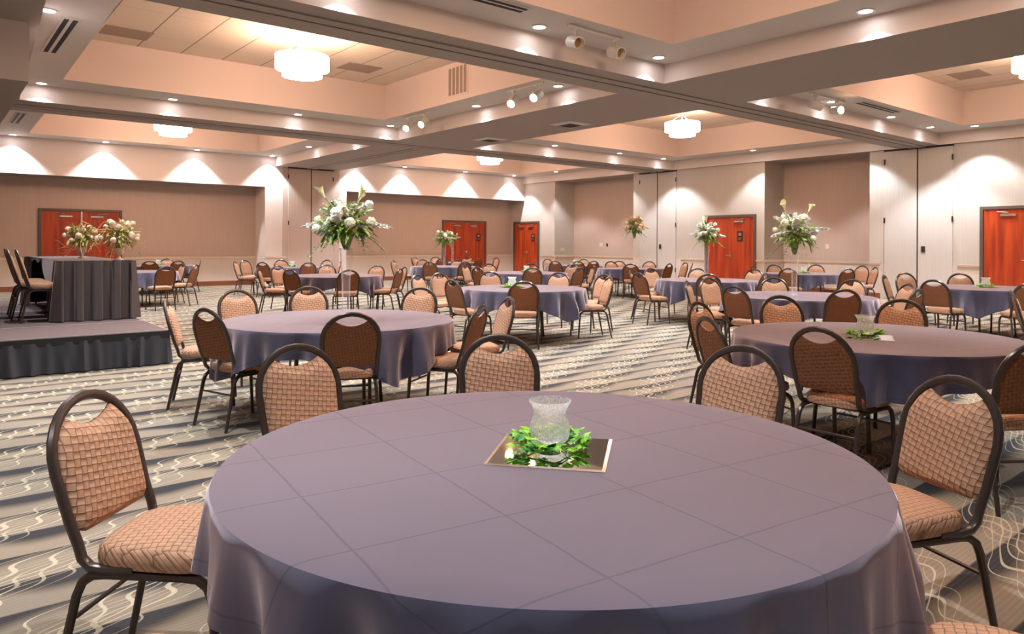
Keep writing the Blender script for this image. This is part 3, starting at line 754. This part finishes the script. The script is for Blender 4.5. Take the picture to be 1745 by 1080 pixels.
# ------------------------------------------------------------------ centrepieces
def leaf_geo(s, base, d, up, L, Wd, droop=.25, seg=3):
    d = d.normalized(); side = d.cross(up)
    if side.length < 1e-3: side = d.cross(Vector((1, 0, 0)))
    side.normalize(); nrm = side.cross(d).normalized(); vs = []
    for i in range(seg + 1):
        t = i / seg; w = Wd * math.sin(PI * min(.97, .08 + t * .9)) ** .8
        p = base + d * (L * t) - Vector((0, 0, 1)) * (droop * L * t * t)
        vs += [p - side * w + nrm * w * .25, p, p + side * w + nrm * w * .25]
    fs = []
    for i in range(seg):
        o = i * 3; fs += [(o, o + 1, o + 4, o + 3), (o + 1, o + 2, o + 5, o + 4)]
    s.add(vs, fs)
def ivy_leaf(s, base, d, up, L):
    d = d.normalized(); side = d.cross(up); side.normalize(); nrm = side.cross(d)
    pts = [(0, 0), (.15, .42), (.38, .30), (.55, .50), (.62, .22), (1, 0), (.62, -.22), (.55, -.50), (.38, -.30), (.15, -.42)]
    vs = [base + d * (L * a) + side * (L * b_) - nrm * (L * abs(b_) * .3) for a, b_ in pts] + [base + d * L * .4 + nrm * L * .08]
    s.add(vs, [(i, (i + 1) % 10, 10) for i in range(10)])
def votive_mesh():
    prof = [(.028, 0), (.036, .004), (.050, .022), (.055, .045), (.051, .070), (.044, .090), (.043, .102), (.050, .122), (.058, .136), (.055, .137), (.047, .123), (.040, .103), (.041, .090), (.047, .070), (.051, .045), (.046, .025), (.02, .008), (.001, .008)]
    prof = [(r * 1.17, z * 1.03) for r, z in prof]
    return MB().lathe(prof, 36, cap=False).mesh('votive_glass', M['crackle'], True)
VM = votive_mesh()
def garland(seed, n=85):
    s = MB(); rnd = random.Random(seed)
    for i in range(n):
        a = rnd.uniform(0, 2 * PI); r = rnd.uniform(.062, .118); z = rnd.uniform(.008, .05) * (1 - (r - .06) * 5)
        p = Vector((r * math.cos(a), r * math.sin(a), z + .005)); b_ = a + rnd.uniform(-1.5, 1.5)
        ivy_leaf(s, p, Vector((math.cos(b_), math.sin(b_), rnd.uniform(-.1, .55))), Vector((rnd.uniform(-.3, .3), rnd.uniform(-.3, .3), 1)), rnd.uniform(.028, .048))
    for k in range(2):
        s.tube([((.085 + .012 * math.sin(3 * a + k)) * math.cos(a), (.085 + .012 * math.sin(3 * a + k)) * math.sin(a), .016 + .006 * math.cos(4 * a + k)) for a in [2 * PI * i / 24 for i in range(24)]], .0025, 4, closed=True)
    return s.mesh('ivy_garland', M['ivy'])
GM = [garland(11), garland(12)]
def place(me, name, loc, rz, lb, cat, grp):
    o = bpy.data.objects.new(name, me); COL.objects.link(o); o.location = loc; o.rotation_euler = (0, 0, rz); return tag(o, lb, cat, grp)
mir_top = MB(); mir_top.box((-.168, -.168, 0), (.168, .168, .004)); mir_m = mir_top.mesh('mirror_face', M['mirror'])
bv = MB()
for k in range(4):
    c_, s_ = math.cos(k * PI / 2), math.sin(k * PI / 2); f = lambda a, b_, z: (a * c_ - b_ * s_, a * s_ + b_ * c_, z)
    bv.quad(f(.168, -.168, .004), f(.178, -.178, .0015), f(.178, .178, .0015), f(.168, .168, .004)); bv.quad(f(.178, -.178, .0015), f(.178, -.178, 0), f(.178, .178, 0), f(.178, .178, .0015))
bv_m = bv.mesh('bevel', M['bevel'])
ZC = TT + .0045
for k, (px, z, R, S, ca, ph, cp) in TB.items():
    if cp != 'votive': continue
    c = TC[k].copy()
    rz = RZ0 + math.radians({1: -11, 3: -25}.get(k, ca + 20))
    if k == 1: c = P(942, 2.27)
    if k == 3: c = P(1475, 5.15)
    if k == 4: c = P(873, 10.9)
    o = empty('mirror_tile', (c.x, c.y, ZC), rz); tag(o, 'square mirror tile at the centre of the ' + ph, 'mirror', 'centrepiece mirrors')
    for nm, me in (('mirror_face', mir_m), ('bevel', bv_m)):
        q = bpy.data.objects.new(nm, me); COL.objects.link(q); q.parent = o
    c2 = c if k != 1 else c + RT * -.005 + FW * .02
    place(GM[k % 2], 'ivy_garland', (c2.x, c2.y, ZC + .004), k * 1.3, 'green ivy ring around the votive of the ' + ph, 'ivy garland', 'ivy garlands')
    v_ = empty('votive_holder', (c2.x, c2.y, ZC + .0045)); tag(v_, 'crackle-glass votive holder on the ' + ph, 'candle holder', 'votive holders')
    q = bpy.data.objects.new('votive_glass', VM); COL.objects.link(q); q.parent = v_
    q.location = (0, 0, .012)
    if k == 1: q['label'] = 'crackled clear glass cup'
    MB().lathe([(.036, 0), (.036, .011), (.012, .012)], 20).build('foot', M['bevel'], v_, True)
# bouquets
def bloom(name, c, r, n, m, parent, rnd, out=Vector((0, 0, 1))):
    s = MB()
    for i in range(n):
        zz = 1 - 2 * (i + .5) / n; a = i * 2.39996; rr = math.sqrt(1 - zz * zz)
        d = Vector((rr * math.cos(a), rr * math.sin(a), zz)); up = Vector((rnd.uniform(-1, 1), rnd.uniform(-1, 1), rnd.uniform(-1, 1)))
        t = d.cross(up)
        if t.length < .05: continue
        t.normalize(); b_ = t.cross(d); w = r * .34; p = d * r * rnd.uniform(.80, 1.0)
        s.add([p - t * w - d * w * .5, p + b_ * w * .8, p + t * w - d * w * .4, p - b_ * w * .8 + d * w * .15, p + d * w * .22], [(0, 1, 4), (1, 2, 4), (2, 3, 4), (3, 0, 4)])
    s.lathe([(.001, -r * .7), (r * .5, -r * .5), (r * .7, 0), (r * .5, r * .5), (.001, r * .7)], 8, cap=False)
    return s.build(name, m, parent, loc=c)
def spike(base, d, L, parent, m, rnd):
    s = MB(); pts = []
    for i in range(9):
        t = i / 8; pts.append(base + d * (L * t) - Vector((0, 0, 1)) * (.35 * L * t * t))
    s.mi = 0; s.tube(pts, .003, 4)
    s.mi = 1
    for i in range(26):
        t = .25 + .75 * i / 26; q = base + d * (L * t) - Vector((0, 0, 1)) * (.35 * L * t * t); w = .048 * (1.25 - t * .65)
        s.lathe([(.001, -w * .4), (w * .42, 0), (.001, w * .4)], 6, (q.x + math.cos(i * 2.4) * w * .5, q.y + math.sin(i * 2.4) * w * .5, q.z), cap=False)
        for j in range(3):
            a = i * 2.4 + j * 2.1; o = Vector((math.cos(a), math.sin(a), rnd.uniform(-.6, .8))).normalized()
            leaf_geo(s, q, o, Vector((.2, .1, 1)), w * 1.15, w * .62, .1, 2)
    return s.build('flower_spike', [M['leaf'], m], parent)
def calla(base, d, L, parent, rnd):
    s = MB(); up = Vector((0, 0, 1)); pts = [base + d * (L * t) + up * (.12 * L * math.sin(PI * t * .5)) for t in (0, .3, .6, .85, 1)]
    s.mi = 0; s.tube(pts, .004, 5)
    e = pts[-1]; ax = (d + up * .2).normalized(); a1 = ax.orthogonal().normalized(); a2 = ax.cross(a1); s.mi = 1; n = 12
    def fn(i, j):
        a = 2 * PI * i / n; t = j / 5; r = .006 + .034 * t ** 1.6; ex = .045 * max(0, math.cos(a)) * t ** 2
        return e + ax * (.10 * t + ex) + (a1 * math.cos(a) + a2 * math.sin(a)) * r
    s.grid(fn, n, 6, True); return s.build('calla_lily', [M['leaf'], M['calla']], parent)
def frond(s, base, d, L, droop, rnd):
    n = 10
    s.tube([base + d * (L * t) - Vector((0, 0, 1)) * (droop * L * t * t) for t in (0, .25, .5, .75, 1)], .003, 4)
    for i in range(n):
        t = (i + 1) / n; p = base + d * (L * t) - Vector((0, 0, 1)) * (droop * L * t * t)
        sd = d.cross(Vector((0, 0, 1))); sd = sd.normalized() if sd.length > .01 else Vector((1, 0, 0))
        for sg in (-1, 1): leaf_geo(s, p, sd * sg + d * .5, Vector((0, 0, 1)), L * .22 * (1.1 - t * .7), L * .035, .3, 2)
def bouquet(loc, rz, W, Hh, seed, lb, blooms=11, spikes=10, callas=2, m1='petal', m2='petal_white', lf='leaf', wisps=0, fronds=5, low=0.0, front=None):
    """loc = top of vase; W, Hh overall width and height"""
    rnd = random.Random(seed); o = empty('flower_arrangement', loc, rz); tag(o, lb, 'flower arrangement')
    s = MB(); cz = Hh * .30; n = 250
    for i in range(n):
        a = rnd.uniform(0, 2 * PI); e = rnd.uniform(-.55, 1.0); r = rnd.uniform(.25, 1.0)
        d = Vector((math.cos(a) * math.cos(e), math.sin(a) * math.cos(e), math.sin(e)))
        p = Vector((d.x * W * .33 * r, d.y * W * .33 * r, cz + Hh * .06 + d.z * Hh * .36 * r))
        dd = (d + Vector((rnd.uniform(-.7, .7), rnd.uniform(-.7, .7), rnd.uniform(-.5, .5)))).normalized()
        leaf_geo(s, p, dd, Vector((rnd.uniform(-.4, .4), rnd.uniform(-.4, .4), 1)), rnd.uniform(.08, .17) * W, rnd.uniform(.018, .036) * W, rnd.uniform(.1, .7), 3)
    for i in range(fronds):
        a = 2 * PI * i / fronds + rnd.uniform(-.4, .4)
        frond(s, Vector((0, 0, cz * .7)), Vector((math.cos(a), math.sin(a), rnd.uniform(.1, .4))).normalized(), W * rnd.uniform(.42, .56), rnd.uniform(.5, 1.1), rnd)
    s.lathe([(.02, -.01), (W * .055, .03), (W * .09, cz * .6), (W * .1, cz), (.01, cz * 1.2)], 10, cap=False)
    s.build('foliage', M[lf], o)
    # blooms: keep most towards the outside
    for i in range(blooms):
        a = 2 * PI * i / blooms * 1.0 + rnd.uniform(-.3, .3); e = rnd.choice((.0, .15, .45, .7)) + rnd.uniform(-.1, .1)
        c_ = Vector((math.cos(a) * math.cos(e) * W * .37, math.sin(a) * math.cos(e) * W * .37, cz + math.sin(e) * Hh * .55))
        bloom('round_bloom', c_, W * rnd.uniform(.050, .078), 110, M[m1 if i % 3 else m2], o, rnd)
    bloom('round_bloom', Vector((0, 0, cz + Hh * .25)), W * .08, 110, M[m1], o, rnd)
    for i in range(spikes):
        a = 2 * PI * i / spikes + rnd.uniform(-.3, .3); e = (.45, .95, 1.25)[i % 3] + rnd.uniform(-.1, .15)
        d = Vector((math.cos(a) * math.cos(e), math.sin(a) * math.cos(e), math.sin(e)))
        spike(Vector((0, 0, cz)), d, Hh * rnd.uniform(.62, .72) if e > .5 else W * .62, o, M[m2], rnd)
    for i in range(callas):
        a = 2 * PI * i / callas + rnd.uniform(-.3, .3) + .4; e = rnd.uniform(.65, 1.0)
        d = Vector((math.cos(a) * math.cos(e), math.sin(a) * math.cos(e), math.sin(e)))
        calla(Vector((0, 0, cz)), d, Hh * .50, o, rnd)
    if wisps:
        s = MB()
        for i in range(wisps):
            a = rnd.uniform(0, 2 * PI); z0 = rnd.uniform(0, 1) * Hh * .7; pts = []
            L = W * rnd.uniform(.30, .62)
            for t in (0, .3, .6, .85, 1): pts.append((math.cos(a + t * .4) * L * t, math.sin(a + t * .4) * L * t, z0 * (1 - .3 * t) + .06 * math.sin(t * 5 + i) - (.12 * t * t if i % 2 else -.05 * t)))
            s.tube(pts, [.005, .004, .003, .003, .002], 4)
        s.build('wispy_twigs', M['twig'], o)
    return o
def tall_vase(loc, h, lb, r0=.032, r1=.055):
    o = empty('glass_vase', loc); tag(o, lb, 'vase', 'tall clear vases')
    t = .003
    prof = [(.001, 0), (r0 * 1.8, 0), (r0 * 1.8, .006), (r0 * .85, .016), (r0, .05), (r0 * 1.1, h * .5), (r1, h), (r1 - t, h), (r0 * 1.1 - t, h * .5), (r0 - t, .055), (.001, .05)]
    MB().lathe(prof, 32, cap=False).build('vase_body', M['glass'], o, True)
    MB().lathe([(r1 + .003, h - .006), (r1 + .003, h + .004), (r1 - .005, h + .004), (r1 - .005, h - .006)], 32, cap=False).build('rim', M['glass'], o, True)
    return o
def vase_set(px, z, hv, W, Hh, seed, lbv, lbf, **kw):
    c = P(px, z)
    tall_vase((c.x, c.y, ZC), hv, lbv, **kw.pop('vk', {}))
    return bouquet((c.x, c.y, ZC + hv), seed * .7, W, Hh, seed, lbf, **kw)
vase_set(590, 6.55, .60, .72, .60, 3, 'tall clear trumpet vase on the big-bouquet table left of centre', 'largest white and green bouquet, left of centre, with callas', spikes=12, callas=3, vk=dict(r0=.034, r1=.058))
vase_set(1354, 9.5, .54, .66, .74, 8, 'tall clear vase on the tall-bouquet table right of centre', 'tall white rose and delphinium bouquet before the right tan recess')
vase_set(1204, 13.6, .62, .60, .62, 14, 'tall clear vase before the right red doors', 'white lily bouquet in front of the right red doors', blooms=8, m1='petal_white')
vase_set(757, 21, .56, .72, .66, 21, 'tall clear vase on far table before middle red doors', 'white gladiolus bouquet in front of the middle red doors', spikes=9, callas=0, blooms=6, m1='petal_white', m2='petal')
vase_set(1081, 20, .84, .72, .80, 27, 'tall thin clear vase on the far table under the cream bouquet', 'small cream bouquet in front of the far folding panels', m1='petal_pink', m2='petal_pink', callas=0, blooms=16)
vase_set(567, 14.5, .62, .42, .42, 33, 'tall clear vase on the table directly behind the big bouquet', 'small bouquet mostly hidden behind the largest bouquet', blooms=4, spikes=3, callas=0)
vase_set(771, 25.5, .70, .5, .5, 35, 'clear vase on the farthest table by the middle red doors', 'bouquet hidden behind the white gladiolus bouquet', blooms=4, spikes=3, callas=0)
# ------------------------------------------------------------------ stage, head table
SH = .39
sx0, sx1, sy0 = -3.0, 2.235, 9.03
o = empty('stage_platform', (0, sy0, 0)); tag(o, 'low dark carpeted stage platform with black skirting at left', 'stage')
for i in range(5):
    y0 = i * 1.22
    s = MB(); s.mi = 0; s.box((sx0, y0 + .02, SH - .05), (sx1, y0 + 1.20, SH)); s.mi = 1
    s.box((sx0, y0, SH - .055), (sx1, y0 + .02, SH + .002)); s.box((sx0, y0 + 1.20, SH - .055), (sx1, y0 + 1.22, SH + .002)); s.box((sx1 - .012, y0, SH - .055), (sx1 + .002, y0 + 1.22, SH + .002))
    s.build('deck_panel', [M['stage_top'], M['alu']], o)
for i in range(6):
    for xx in (-2.5, 0, 2.0): MB().tube([(xx, .1 + i * 1.19, 0), (xx, .1 + i * 1.19, SH - .05)], .025, 8).build('leg', M['chair_metal'], o)
def skirt(path, ztop, zbot, period, amp, seed, box=False, step=.02, flare=.0):
    """pleated cloth hung along a plan path (list of points), outward normal on the right"""
    rnd = random.Random(seed); pts = []; ss = 0
    for (a, b_) in zip(path[:-1], path[1:]):
        a = Vector(a); b_ = Vector(b_); L = (b_ - a).length; n = max(2, int(L / step)); t = (b_ - a).normalized(); nr = Vector((t.y, -t.x))
        for i in range(n + (b_ == Vector(path[-1]))): pts.append((a + t * (L * i / n), nr, ss + L * i / n))
        ss += L
    nz = 7
    ph = rnd.uniform(0, 6)
    def fn(i, j):
        p, nr, q = pts[i]; t = j / (nz - 1)
        if box:
            f = (q / period) % 1; w = .0 if f < .36 else (1 if f < .9 else 0)
            f2 = (.5 + .5 * math.cos(2 * PI * q / period)); w = min(1, max(0, (f2 - .52) * 5.0))
            off = amp * w * (.6 + .4 * t)
        else:
            w = .5 + .5 * math.sin(2 * PI * q / period + 2.4 * math.sin(q * 3.3 + ph) + t * 1.3 * math.sin(q * 7 + ph)); w2 = .5 + .5 * math.sin(q * 57 + ph + 2 * t * math.sin(q * 4)); w *= .65 + .35 * math.sin(q * 11 + ph)
            off = amp * (max(0, w) ** 1.4 * .8 + w2 * .2) * (.35 + .65 * t)
        off += flare * t
        return (p.x + nr.x * off, p.y + nr.y * off, ztop + (zbot - ztop) * t)
    s = MB(); s.grid(fn, len(pts), nz, uvf=lambda i, j: (pts[i][2], j * .1)); return s
s = skirt([(sx0, 0), (sx1, 0), (sx1, 6.1)], SH - .055, .012, .165, .085, 5, flare=.02)
s.build('stage_skirt', M['satin'], o, True, label='black satin gathered skirt')
s = MB(); s.box((sx0, -.01, SH - .085), (sx1 + .01, .0, SH - .01)); s.box((sx1, 0, SH - .085), (sx1 + .01, 6.1, SH - .01)); s.build('fascia_strip', M['black'], o)
# head table on the stage
tx0, tx1, ty0, ty1 = 1.38, 2.17, 10.70, 14.2; th = .765
o = empty('head_table', ((tx0 + tx1) / 2, ty0, SH)); tag(o, 'long rectangular head table on the stage, under the dark skirted cloth', 'table')
ox = (tx0 + tx1) / 2
MB().box((tx0 - ox, 0, th - .025), (tx1 - ox, ty1 - ty0, th)).build('tabletop', M['frame'], o)
for xx in (tx0 - ox + .08, tx1 - ox - .08):
    for yy in (.15, 1.6, 1.9, ty1 - ty0 - .15): MB().tube([(xx, yy, 0), (xx, yy, th - .02)], .016, 8).build('leg', M['chair_metal'], o)
hc = empty('table_skirt', (0, 0, SH)); tag(hc, 'dark brown-black pleated cloth and skirt on the head table', 'tablecloth')
s = MB(); zt = th + .004
s.box((tx0 - .01, ty0 - .01, zt - .002), (tx1 + .01, ty1 + .01, zt + .003)); s.build('top_cloth', M['skirt'], hc)
s = skirt([(tx0 - .012, ty0 + .22), (tx0 - .012, ty0 - .012), (tx1 + .012, ty0 - .012), (tx1 + .012, ty1 + .012), (tx0 - .012, ty1 + .012), (tx0 - .012, ty1 - .5)], zt, .012, .215, .085, 9, box=True, step=.012, flare=.03)
s.build('pleated_skirt', M['skirt'], hc, True)
s = MB()    # triangular corner fall on the open chair side
xo = tx0 - .014
def tri(i, j):
    u = i / 12; v_ = j / 6; y = ty0 + .05 + u * 1.9; dep = .04 + .36 * max(0, 1 - abs(u - .22) / (.24 if u < .22 else .8))
    return (xo - .05 * v_ * math.sin(u * 3 + .4), y, zt - dep * v_)
s.grid(tri, 13, 7, uvf=lambda i, j: (i * .1, j * .1))
s.grid(lambda i, j: (xo - .01, ty0 + 1.95 + i * .12, zt - (.05 + .02 * math.sin(i)) * j), 13, 2, uvf=lambda i, j: (i * .1, j * .1))
s.build('cloth_corner', M['skirt'], hc, True)
for i, (yy, xx) in enumerate(((10.95, .93), (11.5, .88), (12.05, .90))):
    chair(Vector((xx, yy)), Vector((1, -.03)).normalized(), False, 'brown chair on the stage at the head table, %s from the camera' % ['nearest', 'second', 'farthest'][i], z=SH + .002)
# urns with flowers on the head table
def urn(x, y, h, lb):
    o = empty('pedestal_urn', (x, y, SH + zt + .003)); tag(o, lb, 'urn')
    MB().lathe([(.001, 0), (.055, 0), (.055, .012), (.03, .025), (.016, .05), (.02, .065)], 24, cap=False).build('foot', M['urn'], o, True)
    MB().lathe([(.02, .065), (.05, .085), (.062, .12), (.058, .15), (.066, .165), (.055, .163), (.05, .12), (.001, .09)], 24, cap=False).build('bowl', M['urn'], o, True)
urn(2.06, 10.86, .16, 'cream pedestal urn at the front corner of the head table')
urn(1.83, 12.2, .16, 'cream pedestal urn farther back on the head table')
bouquet((2.06, 10.86, SH + zt + .13), .3, .60, .56, 44, 'cream and green bouquet in the front urn on the head table', blooms=15, spikes=0, callas=0, m1='petal_pink', m2='petal_pink', lf='leaf_pale', wisps=26, fronds=3)
bouquet((1.83, 12.2, SH + zt + .13), 1.3, .58, .54, 45, 'cream bouquet with wispy twigs in the rear urn on the head table', blooms=12, spikes=0, callas=0, m1='petal_pink', m2='petal_pink', lf='leaf_pale', wisps=34, fronds=2)
